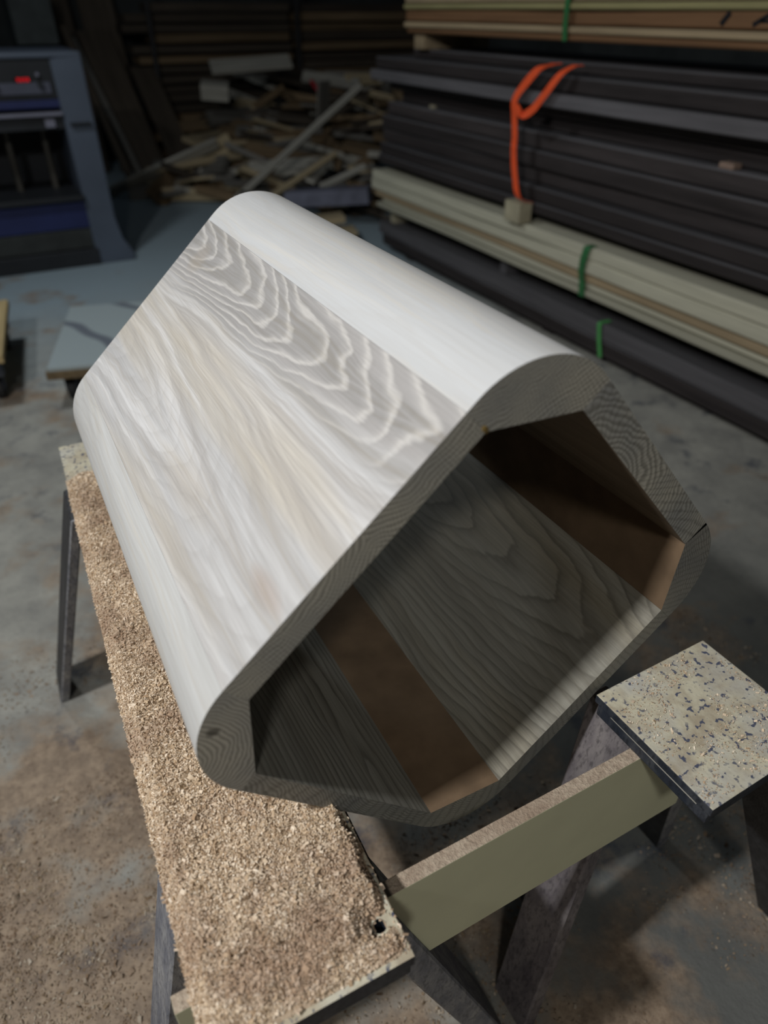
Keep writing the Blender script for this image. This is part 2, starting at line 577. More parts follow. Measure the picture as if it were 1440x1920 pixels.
m_in_lr = oak('oak_inner_grain', .31, .10, .13, .012, .85, 9.4, light=(.30, .285, .235), dark=(.10, .09, .07), zf=0, sign=1, tone=.6, warmth=.5)
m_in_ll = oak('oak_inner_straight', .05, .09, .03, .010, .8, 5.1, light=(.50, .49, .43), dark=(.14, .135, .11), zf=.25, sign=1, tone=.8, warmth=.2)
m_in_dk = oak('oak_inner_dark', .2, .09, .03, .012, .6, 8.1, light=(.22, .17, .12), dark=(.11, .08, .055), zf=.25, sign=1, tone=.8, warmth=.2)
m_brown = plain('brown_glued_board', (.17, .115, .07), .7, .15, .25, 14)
RA = .100
# side staves (flat), each from joint to joint
jU0, jU1 = U0 + C, U1 - C
jW0, jW1 = W0 + C, W1 - C
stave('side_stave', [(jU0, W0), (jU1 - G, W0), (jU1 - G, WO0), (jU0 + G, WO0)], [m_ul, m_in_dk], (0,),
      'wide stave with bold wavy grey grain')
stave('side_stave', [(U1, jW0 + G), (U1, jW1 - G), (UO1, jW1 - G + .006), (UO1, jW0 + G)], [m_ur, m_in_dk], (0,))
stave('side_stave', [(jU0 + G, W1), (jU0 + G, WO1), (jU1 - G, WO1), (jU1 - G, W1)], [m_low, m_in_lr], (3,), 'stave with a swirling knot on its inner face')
stave('side_stave', [(U0, jW0 + G), (UO0, jW0 + G), (UO0, jW1 - G), (U0, jW1 - G)], [m_low, m_in_ll], (3,))


def corner(cu, cw, a0, a1, i0, i1, o0, o1, mats, label=None):
    p = [i0, o0] + arc(cu, cw, RA, a0, a1)[0:] + [o1, i1]
    q = [p[0]]
    for v in p[1:]:
        if math.hypot(v[0] - q[-1][0], v[1] - q[-1][1]) > .0008:
            q.append(v)
    stave('corner_stave', q, mats, (len(q) - 1,), label)


# w grows downwards; angles measured in (u,w)
corner(UO1 - RA, WO0 + RA, -90, 0, (jU1, W0), (U1, jW0), (jU1, WO0), (UO1, jW0), [m_top, m_brown], 'pale rounded top corner stave')
corner(UO0 + RA, WO0 + RA, -90, -180, (jU0, W0), (U0, jW0), (jU0, WO0), (UO0, jW0), [m_lft, m_in_ll], 'rounded left corner stave with faint arched grain')
corner(UO1 - RA, WO1 - RA, 0, 90, (U1, jW1), (jU1, W1), (UO1, jW1), (jU1, WO1), [m_low, m_brown])
corner(UO0 + RA, WO1 - RA, 180, 90, (U0, jW1), (jU0, W1), (UO0, jW1), (jU0, WO1), [m_low, m_brown])

# little glue bead at the upper joint
bm = bmesh.new()
x_, z_ = L(jU1 + .001, W0 - .003)
bmesh.ops.create_icosphere(bm, subdivisions=2, radius=.0045, matrix=Matrix.Translation((x_, .001, z_)) @ Matrix.Diagonal((.9, .35, 1.5, 1)))
link('glue_bead', bm, plain('amber_glue', (.26, .18, .06), .5), tube, smooth=True)

# ------------------------------------------------------------------ trestle under the tube
tr = empty('trestle', (.167, .25, 0), (0, 0, R(-1.4)))
tag(tr, 'long narrow navy painted trestle heaped with sawdust under the oak section', 'trestle')
PL, PW, PT = 1.19, .203, .75
bm = bmesh.new()
HX, HY, HR = -.0185, .040, .0072
# top board with a bolt hole: ring of quads round the hole, rest as strips
n = 16
xs = (-PW, HX - .02, HX + .02 - .0035, 0)
outer = []


def board_with_hole(bm, z1, z0):
    X0, X1, Y0, Y1 = -PW, 0, 0, PL
    hx0, hx1, hy0, hy1 = HX - .015, HX + .015, HY - .015, HY + .015
    for z, flip in ((z1, False), (z0, True)):
        V = {}

        def v(x, y):
            k_ = (round(x, 6), round(y, 6))
            if k_ not in V:
                V[k_] = bm.verts.new((x, y, z))
            return V[k_]
        gx = [X0, hx0, hx1, X1]
        gy = [Y0, hy0, hy1, Y1]
        for i in range(3):
            for j in range(3):
                if i == 1 and j == 1:
                    continue
                q = [v(gx[i], gy[j]), v(gx[i + 1], gy[j]), v(gx[i + 1], gy[j + 1]), v(gx[i], gy[j + 1])]
                f = bm.faces.new(q[::-1] if flip else q)
                f.material_index = 0 if not flip else 1
        sq = [(hx1, hy0), (hx1, hy1), (hx0, hy1), (hx0, hy0)]
        ring = [bm.verts.new((HX + HR * math.cos(R(-45 + 360 * q_ / n)), HY + HR * math.sin(R(-45 + 360 * q_ / n)), z)) for q_ in range(n)]
        for s_ in range(4):
            m_ = n // 4
            arcv = [ring[(s_ * m_ + t_) % n] for t_ in range(m_ + 1)]
            a_, b_ = v(*sq[s_]), v(*sq[(s_ + 1) % 4])
            f = [a_, b_] + arcv[::-1]
            fc = bm.faces.new(f[::-1] if flip else f)
            fc.material_index = 0 if not flip else 1
        if not flip:
            top = ring
        else:
            bot = ring
    for q_ in range(n):
        f = bm.faces.new((top[q_], top[(q_ + 1) % n], bot[(q_ + 1) % n], bot[q_]))
        f.material_index = 1
    c1 = [bm.verts.new(p) for p in ((X0, Y0, z1), (X1, Y0, z1), (X1, Y1, z1), (X0, Y1, z1))]
    c0 = [bm.verts.new(p) for p in ((X0, Y0, z0), (X1, Y0, z0), (X1, Y1, z0), (X0, Y1, z0))]
    for q_ in range(4):
        f = bm.faces.new((c0[q_], c0[(q_ + 1) % 4], c1[(q_ + 1) % 4], c1[q_]))
        f.material_index = 1


board_with_hole(bm, PT, PT - .018)
link('top_board', bm, [M_speck, M_navy], tr)
bx('under_board', -PW + .003, -.002, .002, PL - .003, PT - .040, PT - .0185, M_navy, tr, .002)
bx('side_rail', -.030, .012, .10, PL - .10, PT - .135, PT - .0405, M_legdark, tr, .003)
bx('side_rail', -PW + .02, -PW + .045, .12, PL - .10, PT - .115, PT - .0405, M_legdark, tr, .003)


def leg(parent, top, foot, tx, ty, zt, mats=None):
    bm = bmesh.new()
    prism(bm, top, foot, tx, ty, zt, 0)
    bm.normal_update()
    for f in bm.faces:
        f.material_index = 0 if f.normal.y < -.5 else 1  # default pair paints shade: grey on near faces, dark on the rest
    return link('leg', bm, mats or [M_leg, M_legdark], parent)


def tl(b, a):  # world xy to trestle local
    c, s = math.cos(R(1.4)), math.sin(R(1.4))
    x, y = b - .167, a - .25
    return (x * c - y * s, x * s + y * c)


leg(tr, tl(-.012, 1.28), tl(-.178, 1.53), .022, .12, PT - .0405)
leg(tr, tl(-.010, .47), tl(-.155, .505), .034, .085, PT - .0405, [M_leg, M_leg])
leg(tr, tl(.150, .37), tl(.395, .36), .045, .09, PT - .0405, [M_leg, M_leg])
leg(tr, tl(.155, 1.28), tl(.30, 1.50), .022, .08, PT - .0405)

# sawdust heap on the trestle (uncountable)
bm = bmesh.new()
NX, NY = 60, 300
gx = np.linspace(-PW - .002, .001, NX)
gy = np.linspace(.006, PL - .14, NY)


def dust_h(x, y):
    edge = np.minimum(x + PW + .004, .004 - x)
    e = np.clip(edge / .020, 0, 1)
    h = .0115 + .013 * vnoise(x * 22 + 3, y * 22, 3) + .005 * vnoise(x * 90, y * 90, 5) + .0028 * vnoise(x * 260, y * 260, 8)
    # thin towards the near right corner and along the right edge
    corner_d = np.hypot(x - HX, (y - HY))
    thin = np.clip((corner_d - .008) / .022, 0, 1)
    re = np.clip((.003 - x - .008 * vnoise(x * 0 + 2, y * 40, 2)) / .012, 0, 1)
    nearend = np.clip((y - .004) / .03, 0, 1)
    farend = np.clip((PL - .15 - y + .05 * vnoise(x * 30, y * 10, 9)) / .06, 0, 1)
    return PT + h * (.15 + .85 * e) * thin * (.1 + .9 * re) * nearend * farend - .0015


GX, GY = np.meshgrid(gx, gy)
H = dust_h(GX, GY)
vv = [[bm.verts.new((GX[j, i], GY[j, i], H[j, i])) for i in range(NX)] for j in range(NY)]
for j in range(NY - 1):
    for i in range(NX - 1):
        if max(H[j, i], H[j + 1, i + 1], H[j, i + 1], H[j + 1, i]) > PT - .001:
            bm.faces.new((vv[j][i], vv[j][i + 1], vv[j + 1][i + 1], vv[j + 1][i]))
for v in [v for v in bm.verts if not v.link_faces]:
    bm.verts.remove(v)
dust = link('sawdust_heap', bm, M_dust, smooth=True)
dust.location = tr.location
dust.rotation_euler = tr.rotation_euler
tag(dust, 'thick layer of tan sawdust and chips covering the trestle top', 'sawdust', kind='stuff')
rng = np.random.default_rng(11)
N = 120000
px = rng.uniform(-PW - .003, .001, N)
py = .006 + (PL - .12) * rng.random(N) ** 1.5
keep = (dust_h(px, py) > PT + .003) | (rng.random(N) < .05)
hole = np.hypot(px - HX, py - HY) > HR + .002
keep &= hole
pts = np.stack([px, py, np.maximum(dust_h(px, py), PT) + .0006], 1)[keep]
ch = chips('wood_shavings', pts, M_chip, (.0010, .0032), 5, .003)
ch.parent = dust
ch['kind'] = 'stuff'

# ------------------------------------------------------------------ stool beside it
st = empty('stool', (.64, .317, 0), (0, 0, R(1.0)))
tag(st, 'small square topped painted stool speckled with cream and blue paint', 'stool')
SX0, SX1, SY0, SY1 = .545 - .64, .752 - .64, .222 - .317, .414 - .317
bm = bmesh.new()
box(bm, SX0, SX1, SY0, SY1, PT - .014, PT, .002)
bm.normal_update()
for f in bm.faces:
    f.material_index = 0 if f.normal.z > .9 else 1
link('top_board', bm, [M_speck, M_navy], st)
bx('seat_frame', SX0 + .004, SX1 - .004, SY0 + .004, SY1 - .004, PT - .038, PT - .0165, M_navy, st, .003)
bx('paint_chip', SX0 + .0012, SX0 + .0035, SY0 + .02, SY1 - .03, PT - .0163, PT - .0142, plain('pale_filler', (.4, .38, .33)), st, 0)


def sl(b, a):
    return (b - .64, a - .317)


M_leg2 = painted('dusty_grey_paint', (.13, .115, .125), (.26, .235, .23), .7, 11)
leg(st, sl(.585, .40), sl(.455, .345), .03, .085, PT - .0385, [M_leg2, M_leg2])
leg(st, sl(.70, .25), sl(1.02, .20), .035, .09, PT - .0385)
leg(st, sl(.715, .385), sl(.93, .47), .03, .08, PT - .0385)
leg(st, sl(.60, .395), sl(.60, .50), .03, .03, PT - .0385)

N = 2600
px = rng.uniform(SX0 + .004, SX1 - .004, N)
py = rng.uniform(SY0 + .004, SY1 - .004, N)
k_ = vnoise(px * 26 + 9, py * 26 + 4, 21) > .42
pts = np.stack([px + .64, py + .317, np.full(N, PT + .001)], 1)[k_]
sp = chips('scattered_sawdust', pts, M_chip, (.0008, .0026), 8, .0008)
tag(sp, 'thin scatter of fine sawdust on the speckled stool top', 'sawdust', kind='stuff')

# ------------------------------------------------------------------ board joining trestle and stool
M_mdf = plain('yellowish_fibreboard', (.76, .76, .52), .6, .25, .06, 6)
M_mdfe = sawdust_mat('dusty_board_edge', (.50, .41, .31), (.36, .28, .21), (.30, .22, .16), 160)
bm = bmesh.new()
box(bm, -.37, .37, -.009, .009, -.102, .102, .0008)
bm.normal_update()
for f in bm.faces:
    f.material_index = 1 if f.normal.z > .9 else 0
strut = link('stretcher_board', bm, [M_mdf, M_mdfe], loc=(.315, .337, .607))
tag(strut, 'smooth yellowish board set on edge running from the trestle to the stool', 'board')

# ------------------------------------------------------------------ loose sawdust on the floor
N = 170000
bx_ = rng.uniform(-1.0, 1.6, N)
ay_ = rng.uniform(.0, 1.7, N)
d = vnoise(bx_ * 5 + 1, ay_ * 5, 31) * .6 + vnoise(bx_ * 14, ay_ * 14, 32) * .4
dens = np.clip((d - .42) * 3.2, 0, 1) * np.clip((1.75 - ay_) / .8, 0, 1)
dens = np.clip(dens + np.where((bx_ < .1) & (ay_ < 1.2), .25, 0), 0, 1) * np.where(bx_ < .1, 1.1, .45)
k_ = rng.random(N) < dens
pts = np.stack([bx_, ay_, np.full(N, .0015)], 1)[k_]
fl = chips('floor_sawdust', pts, M_chipf, (.0018, .006), 9, .002)
tag(fl, 'loose wood shavings strewn over the concrete around the trestle', 'sawdust', kind='stuff')

# ------------------------------------------------------------------ low dollies at left
M_slab = plain('pale_grey_slab', (.36, .42, .43), .35, .4, .1, 3)
M_ply = rough_wood('brown_ply_edge', (.22, .16, .09))
M_rub = plain('black_rubber', (.02, .02, .02), .7)
dl = empty('dolly', (.405, 3.62, 0), (0, 0, R(-15)))
tag(dl, 'low wooden dolly carrying a pale grey marble pattern slab, behind the trestle', 'dolly')


def slab_mat():
    t = NT('veined_slab', .35, .4)
    wv = t.n('ShaderNodeTexWave', wave_type='BANDS', bands_direction='DIAGONAL')
    t.put(wv.inputs['Vector'], t.mapping())
    wv.inputs['Scale'].default_value = 1.1
    wv.inputs['Distortion'].default_value = 3.5
    wv.inputs['Detail'].default_value = 2
    c = t.mix(t.ramp(wv.outputs['Fac'], [(.02, 1), (.07, 0)]), (.40, .46, .465), (.18, .20, .23))
    return t.color(c)


slab = bx('marble_slab', -.27, .36, -.42, .40, .172, .190, slab_mat(), None, .002, None)
slab.location = dl.location
slab.rotation_euler = dl.rotation_euler
tag(slab, 'pale grey veined slab lying on the low wooden dolly', 'slab')
bx('deck', -.28, .37, -.43, .41, .135, .171, M_ply, dl, .003)
for sx in (-.20, .29):
    for sy in (-.34, .32):
        bm = bmesh.new()
        box(bm, sx - .04, sx + .04, sy - .04, sy + .04, .118, .1345, .002)
        box(bm, sx - .026, sx - .019, sy - .025, sy + .025, .045, .118, .001)
        box(bm, sx + .019, sx + .026, sy - .025, sy + .025, .045, .118, .001)
        c_ = link('caster', bm, M_navy, dl)
        bm = bmesh.new()
        cyl(bm, (sx, sy, .048), .047, .032, 'X', 24)
        link('wheel', bm, M_rub, c_, smooth=False)

d2 = empty('dolly', (-.385, 3.80, 0), (0, 0, R(-6)))
tag(d2, 'tan wooden dolly cut off by the left edge of the picture', 'dolly')
bx('deck', -.34, .30, -.36, .45, .20, .235, rough_wood('tan_board', (.50, .38, .19)), d2, .003)
bx('frame', -.32, .28, -.345, -.30, .13, .199, M_navy, d2, .002)
for sx in (-.26, .235):
    for sy in (-.27, .36):
        bm = bmesh.new()
        box(bm, sx - .04, sx + .04, sy - .04, sy + .04, .115, .129, .002)
        box(bm, sx - .026, sx - .019, sy - .025, sy + .025, .045, .115, .001)
        box(bm, sx + .019, sx + .026, sy - .025, sy + .025, .045, .115, .001)
        c_ = link('caster', bm, M_navy, d2)
        bm = bmesh.new()
        cyl(bm, (sx, sy, .048), .047, .032, 'X', 24)
        link('wheel', bm, M_rub, c_)

# ------------------------------------------------------------------ planing machine
M_mach = plain('grey_blue_enamel', (.085, .105, .14), .45, .4, .12, 3)
M_mdk = plain('dark_machine_panel', (.022, .024, .027), .5, .3, .2, 4)
M_blue = plain('blue_band', (.020, .028, .10), .45, .4, .15, 4)
M_sil = plain('silver_edge', (.20, .20, .25), .35, .5, .1, 4)
M_pan = plain('grey_control_panel', (.085, .09, .12), .5, .3, .1, 4)
mc = empty('planing_machine', (.2, 5.5, 0))
tag(mc, 'grey blue planing machine with a red digital readout and dark open bay', 'machine')
mb = lambda nm, x0, x1, y0, y1, z0, z1, m, b=.006, p=mc: bx(nm, x0 - .2, x1 - .2, y0, y1, z0, z1, m, p, b)
# right column, leaning outwards to a foot
bm = bmesh.new()
prof = [(.588, 1.245), (.775, 1.268), (.776, .30), (.80, .16), (.86, .05), (.86, .0), (.60, .0), (.60, .12)]
for yy in (0, .72):
    pass
f_ = [bm.verts.new((x - .2, 0, z)) for x, z in prof]
b_ = [bm.verts.new((x - .2, .72, z)) for x, z in prof]
bm.faces.new(f_)
bm.faces.new(b_[::-1])
for i in range(len(prof)):
    j = (i + 1) % len(prof)
    bm.faces.new((f_[i], b_[i], b_[j], f_[j]))
bmesh.ops.recalc_face_normals(bm, faces=bm.faces[:])
bmesh.ops.bevel(bm, geom=bm.edges[:], offset=.006, segments=2, affect='EDGES')
link('side_column', bm, M_mach, mc)
mb('side_column', -.75, -.50, 0, .72, 0, 1.26, M_mach)
mb('top_cover', -.75, .775, .0, .72, 1.25, 1.283, M_mach, .012)
cp = mb('control_panel', -.50, .595, .02, .5, 1.03, 1.249, M_mdk)
mb('lower_strip', .02, .56, .008, .019, 1.062, 1.125, M_pan, .002, cp)
ds = mb('digital_display', .360, .450, .010, .019, 1.126, 1.152, plain('display_glass', (.02, .004, .004), .2, .5), .001, cp)
t = NT('red_digits')
t.b.inputs['Emission Color'].default_value = (1, .02, .03, 1)
t.b.inputs['Emission Strength'].default_value = 1.1
m_red = t.color((.3, 0, 0))
bm = bmesh.new()
for x in (.378, .398, .418, .436):      # seven segment digits, blurred in the photo
    x -= .2
    box(bm, x - .006, x + .006, .0075, .0098, 1.137, 1.139)
    box(bm, x + .004, x + .006, .0075, .0098, 1.129, 1.149)
    box(bm, x - .006, x + .006, .0075, .0098, 1.147, 1.149)
link('red_readout', bm, m_red, ds)
for x, z, r in ((.245, 1.108, .016), (.50, 1.113, .017), (.495, 1.168, .010), (.15, 1.11, .012)):
    bm = bmesh.new()
    cyl(bm, (x - .2, -.006, z), r, .03, 'Y', 20)
    link('knob', bm, M_mdk if r > .011 else M_sil, cp)
mb('blue_stripe', -.50, .594, .006, .4, .985, 1.029, M_blue, .004)
mb('silver_lip', -.50, .592, -.02, .4, .942, .962, M_sil, .004)
mb('cutter_hood', -.50, .592, .02, .5, .862, .941, M_mdk, .004)
mb('latch_plate', .475, .535, .005, .019, .875, .925, M_sil, .003)
lv = mb('lever', .62, .75, -.035, -.002, .882, .897, M_mdk, .004)
mb('back_panel', -.50, .60, .60, .64, .40, .862, M_mdk, .004)
for x in (.24, .47, -.1):
    bm = bmesh.new()
    cyl(bm, (x - .2, .30, .66), .022, .41, 'Z', 16)
    link('guide_post', bm, plain('greased_steel', (.06, .055, .045), .4, .5), mc)
mb('feed_table', -.50, .60, -.05, .66, .44, .472, M_mdk, .004)
mb('blue_panel', -.50, .60, .004, .66, .255, .43, M_blue, .005)
lw = mb('lower_panel', -.50, .60, .008, .66, .12, .25, plain('dark_olive_panel', (.035, .038, .036)), .005)
mb('plinth', -.55, .62, -.01, .70, 0, .115, M_mdk, .008)

# ------------------------------------------------------------------ lumber stacks at right
M_dark = rough_wood('dark_heat_treated_timber', (.044, .037, .036), .35)
M_grey = rough_wood('dusty_dark_timber', (.105, .10, .105), .2)
M_duste = rough_wood('dust_settled_timber', (.10, .096, .10), .2)
M_cream = rough_wood('pale_sawn_timber', (.50, .48, .37), .12)
M_red = rough_wood('orange_brown_timber', (.24, .13, .065), .2)
M_tan = rough_wood('tan_timber', (.34, .26, .16), .2)
M_olive = rough_wood('olive_tan_timber', (.30, .27, .13), .2)
M_block = plain('pale_block', (.40, .36, .25), .7)
YN = -1.6


def timber(b0, b1, z0, z1, y1, mat, label, group, y0=YN, sag=0.0, cat='timber'):
    # wavy waney-edged board, long axis along Y
    bm = bmesh.new()
    n_ = 26
    rr = random.Random(int((z0 * 977 + b0 * 331) * 10))
    rows = []
    p1, p2 = rr.random() * 6, rr.random() * 6
    for i in range(n_ + 1):
        y = y0 + (y1 - y0) * i / n_
        wv = .005 * math.sin(y * 1.7 + p1) + .003 * math.sin(y * 4.1 + p2)
        c = .007
        rows.append([bm.verts.new((x - b0, y - y0, z - z0)) for x, z in
                     ((b0 + wv + c, z0), (b1, z0), (b1, z1), (b0 + wv + c, z1), (b0 + wv, z1 - c), (b0 + wv, z0 + c))])
    for i in range(n_):
        for j in range(6):
            k = (j + 1) % 6
            f = bm.faces.new((rows[i][j], rows[i + 1][j], rows[i + 1][k], rows[i][k]))
            f.material_index = 1 if j in (2, 3) else 0
    bm.faces.new(rows[0])
    bm.faces.new(rows[-1][::-1])
    bmesh.ops.recalc_face_normals(bm, faces=bm.faces[:])
    o = link('timber_board', bm, [mat, M_duste if mat in (M_dark, M_grey) else mat], loc=(b0, y0, z0))
    return tag(o, label, cat, group)


def sticker(b0, b1, y, z0, z1, label, mat=None, wid=.05, nm='spacer_block', grp=None):
    bm = bmesh.new()
    box(bm, 0, b1 - b0, 0, wid, 0, z1 - z0, .002)
    o = link(nm, bm, mat or M_block, loc=(b0, y, z0))
    return tag(o, label, 'spacer', grp)


G1 = 'dark timbers in the bottom stack'
# bottom dark stack
for y in (-.6, 1.1, 2.9, 4.5):
    sticker(2.62, 3.2, y, 0, .048, 'dark bearer on the floor under the bottom dark stack', M_dark, .09, 'floor_bearer', 'bearers under the bottom stack')
timber(2.57, 3.2, .050, .128, 4.86, M_dark, 'lowest dark board of the bottom stack, nearest the floor', G1)
timber(2.56, 3.2, .131, .216, 4.88, M_grey, 'upper dusty dark board of the bottom stack under the pale timber', G1)
for i, y in enumerate((-.5, .9, 3.35, 4.72)):
    sticker(2.60, 3.2, y, .218, .318, ['spacer block between bottom dark stack and pale timber, out towards the viewer',
            'spacer block between bottom dark stack and pale timber, beside the tube',
            'grey spacer block in the gap under the pale timber', 'pale spacer block at the far end of the pale timber'][i], M_grey if i == 2 else M_block, .06)
# pale stack
G2 = 'pale boards of the middle stack'
pale = [(2.53, .320, .352, 4.86, M_cream, 'lowest thin pale board of the middle stack'),
        (2.545, .355, .388, 4.80, M_cream, 'second thin pale board up in the middle stack'),
        (2.53, .391, .436, 4.88, M_tan, 'tan brown edged board in the pale middle stack'),
        (2.51, .439, .505, 4.90, M_cream, 'thick pale board with waney edge in the middle stack'),
        (2.50, .508, .566, 4.87, M_cream, 'topmost pale board of the middle stack under the green strap')]
for b0, z0, z1, y1, m, lab in pale:
    timber(b0, 3.2, z0, z1, y1, m, lab, G2)
# dark stack above
G3 = 'dark boards of the big upper stack'
for i, y in enumerate((-.4, 1.3, 3.10, 4.6)):
    sticker(2.66 if i != 2 else 2.455, 3.2 if i != 2 else 2.535, y, .571, .612 if i != 2 else .672,
            ['spacer under the big dark stack, out towards the viewer', 'spacer under the big dark stack, beside the tube',
             'pale block sticking out below the orange strap', 'spacer under the far end of the big dark stack'][i], M_block, .13 if i == 2 else .06)
dk = [(2.545, .614, .668, 4.86, M_dark, 'lowest dark board resting just above the pale timber'),
      (2.55, .672, .742, 4.84, M_dark, 'second dark board above the pale timber'),
      (2.60, .746, .822, 4.88, M_dark, 'reddish dark board low in the big stack behind the orange strap'),
      (2.575, .826, .905, 4.86, M_dark, 'dark board with light upper edge in the big stack'),
      (2.60, .909, .985, 4.83, M_dark, 'dark board at mid height of the big stack'),
      (2.66, .989, 1.055, 4.72, M_dark, 'recessed dark board holding a small pale offcut'),
      (2.62, 1.059, 1.110, 4.84, M_dark, 'dark board just under the protruding grey board'),
      (2.50, 1.114, 1.172, 4.90, M_grey, 'protruding dusty grey board crossed by the orange strap'),
      (2.545, 1.176, 1.242, 4.88, M_dark, 'dark board lying on the protruding grey board'),
      (2.66, 1.246, 1.292, 4.60, M_dark, 'topmost dark board in the shadow below the orange brown stack')]
for b0, z0, z1, y1, m, lab in dk:
    timber(b0, 3.2, z0, z1, y1, m, lab, G3)
for y, lab in ((-.3, 'bearer under the top stack, out towards the viewer'), (1.4, 'bearer under the top stack, beside the tube'),
               (4.40, 'pale bearer at the far end under the top stack')):
    sticker(2.62, 3.1, y, 1.294, 1.374, lab, M_tan if y > 4 else M_dark, .12, 'stack_bearer')
# top stack
G4 = 'orange brown boards of the top stack'
topst = [(2.585, 1.376, 1.400, 4.55, M_red, 'lowest orange brown board of the top stack'),
         (2.575, 1.404, 1.432, 4.56, M_tan, 'tan board second from the bottom of the top stack'),
         (2.590, 1.436, 1.490, 4.57, M_red, 'orange brown board with black stencil marks in the top stack'),
         (2.575, 1.494, 1.520, 4.58, M_olive, 'yellowish board over the stencilled one in the top stack'),
         (2.58, 1.524, 1.56, 4.56, M_tan, 'tan board at the upper border of the picture'),
         ]
tb = []
for b0, z0, z1, y1, m, lab in topst:
    tb.append(timber(b0, 3.0, z0, z1, y1, m, lab, G4))
bb = tb[2]


def stroke(bm, y0_, z0_, y1_, z1_, wd):
    v = Vector((0, y1_ - y0_, z1_ - z0_)).normalized()
    nrm = Vector((0, -v.z, v.y)) * wd / 2
    a_, b2 = Vector((0, y0_, z0_)), Vector((0, y1_, z1_))
    q = [a_ - nrm, b2 - nrm, b2 + nrm, a_ + nrm]
    f0 = [bm.verts.new(p + Vector((-.0065, 0, 0))) for p in q]
    f1 = [bm.verts.new(p + Vector((.006, 0, 0))) for p in q]
    bm.faces.new(f0)
    bm.faces.new(f1[::-1])
    for i in range(4):
        j = (i + 1) % 4
        bm.faces.new((f0[i], f1[i], f1[j], f0[j]))


yo = YN
M_sten = plain('black_stencil', (.008, .008, .010), .7)
for strokes in (((2.20, .014, 2.17, .050, .020),), ((2.06, .014, 1.99, .050, .016), (1.99, .050, 1.97, .014, .020), (2.03, .026, 1.975, .026, .010))):
    bm = bmesh.new()
    for a0_, z0_, a1_, z1_, w_ in strokes:
        stroke(bm, a0_ - yo, z0_, a1_ - yo, z1_, w_)
    bmesh.ops.recalc_face_normals(bm, faces=bm.faces[:])
    link('stencil_mark', bm, M_sten, bb)
# small offcut on the ledge
bm = bmesh.new()
box(bm, 0, .05, 0, .07, 0, .022, .004)
o = link('wood_offcut', bm, plain('rosy_offcut', (.30, .21, .16)), loc=(2.605, 2.0, .9855))
tag(o, 'small pale offcut poking out of the dark stack at right', 'offcut')
bm = bmesh.new()
box(bm, 0, .04, 0, .05, 0, .018, .004)
o = link('wood_offcut', bm, M_block, loc=(2.64, 4.30, .986))
tag(o, 'tiny pale offcut stuck near the far end of the dark stack', 'offcut')


# straps
def ribbon(bm, pts, wd, th=.0015, wdir=(0, 1, 0)):
    wv = Vector(wdir)
    P = [Vector(p) for p in pts]
    rows = []
    for i, p in enumerate(P):
        t_ = (P[min(i + 1, len(P) - 1)] - P[max(i - 1, 0)]).normalized()
        s = (wv - t_ * wv.dot(t_)).normalized() * wd / 2
        n_ = t_.cross(s).normalized() * th / 2
        rows.append([bm.verts.new(q) for q in (p - s - n_, p + s - n_, p + s + n_, p - s + n_)])
    for i in range(len(rows) - 1):
        for j in range(4):
            k = (j + 1) % 4
            bm.faces.new((rows[i][j], rows[i][k], rows[i + 1][k], rows[i + 1][j]))
    bm.faces.new(rows[0][::-1])
    bm.faces.new(rows[-1])
    bmesh.ops.recalc_face_normals(bm, faces=bm.faces[:])


def spline(pts, n=8):
    P = [Vector(p) for p in pts]
    P = [P[0] * 2 - P[1]] + P + [P[-1] * 2 - P[-2]]
    out = []
    for i in range(1, len(P) - 2):
        for k in range(n):
            t_ = k / n
            out.append(.5 * ((2 * P[i]) + (P[i + 1] - P[i - 1]) * t_ + (2 * P[i - 1] - 5 * P[i] + 4 * P[i + 1] - P[i + 2]) * t_ ** 2
                             + (3 * P[i] - P[i - 1] - 3 * P[i + 1] + P[i + 2]) * t_ ** 3))
    out.append(P[-2])
    return out


M_green = plain('green_strapping', (.035, .16, .055), .4, .4, .15, 10)
M_green2 = plain('light_green_strapping', (.09, .36, .10), .4, .4, .15, 10)
M_orange = plain('orange_webbing', (.92, .11, .03), .6, .3, .12, 30)
bm = bmesh.new()
ribbon(bm, [(2.9, 3.05, 1.564), (2.565, 3.05, 1.563), (2.560, 3.05, 1.52), (2.562, 3.05, 1.43), (2.566, 3.045, 1.376)], .032)
tag(link('packing_strap', bm, M_green, loc=(0, 0, 0)), 'green packing strap round the orange brown top stack', 'strap')
bm = bmesh.new()
ribbon(bm, [(2.54, 2.60, .5695), (2.497, 2.60, .5695), (2.488, 2.60, .562), (2.49, 2.615, .50), (2.50, 2.625, .44), (2.517, 2.625, .39), (2.522, 2.62, .32)], .042)
tag(link('packing_strap', bm, M_green), 'dark green packing strap round the pale middle timber', 'strap')
bm = bmesh.new()
ribbon(bm, [(2.62, 2.49, .2195), (2.556, 2.49, .2195), (2.549, 2.49, .212), (2.549, 2.47, .13), (2.556, 2.45, .05)], .026)
tag(link('packing_strap', bm, M_green2), 'bright green packing strap on the bottom dark stack', 'strap')
bm = bmesh.new()
ribbon(bm, spline([(2.56, 3.04, 1.29), (2.52, 3.06, 1.285), (2.475, 3.10, 1.262), (2.462, 3.185, 1.19), (2.450, 3.226, 1.13), (2.452, 3.220, 1.07),
                   (2.455, 3.205, .98), (2.452, 3.195, .90), (2.450, 3.165, .80), (2.462, 3.13, .70), (2.54, 3.12, .668)]), .044, .002)
o1 = link('webbing_strap', bm, M_orange)
tag(o1, 'looped orange webbing strap hanging down the big dark stack', 'strap')
bm = bmesh.new()
ribbon(bm, spline([(2.56, 2.89, 1.29), (2.52, 2.91, 1.285), (2.475, 2.94, 1.25), (2.458, 3.01, 1.17), (2.452, 3.085, 1.10), (2.446, 3.15, 1.075),
                   (2.444, 3.20, 1.105)]), .040, .002)
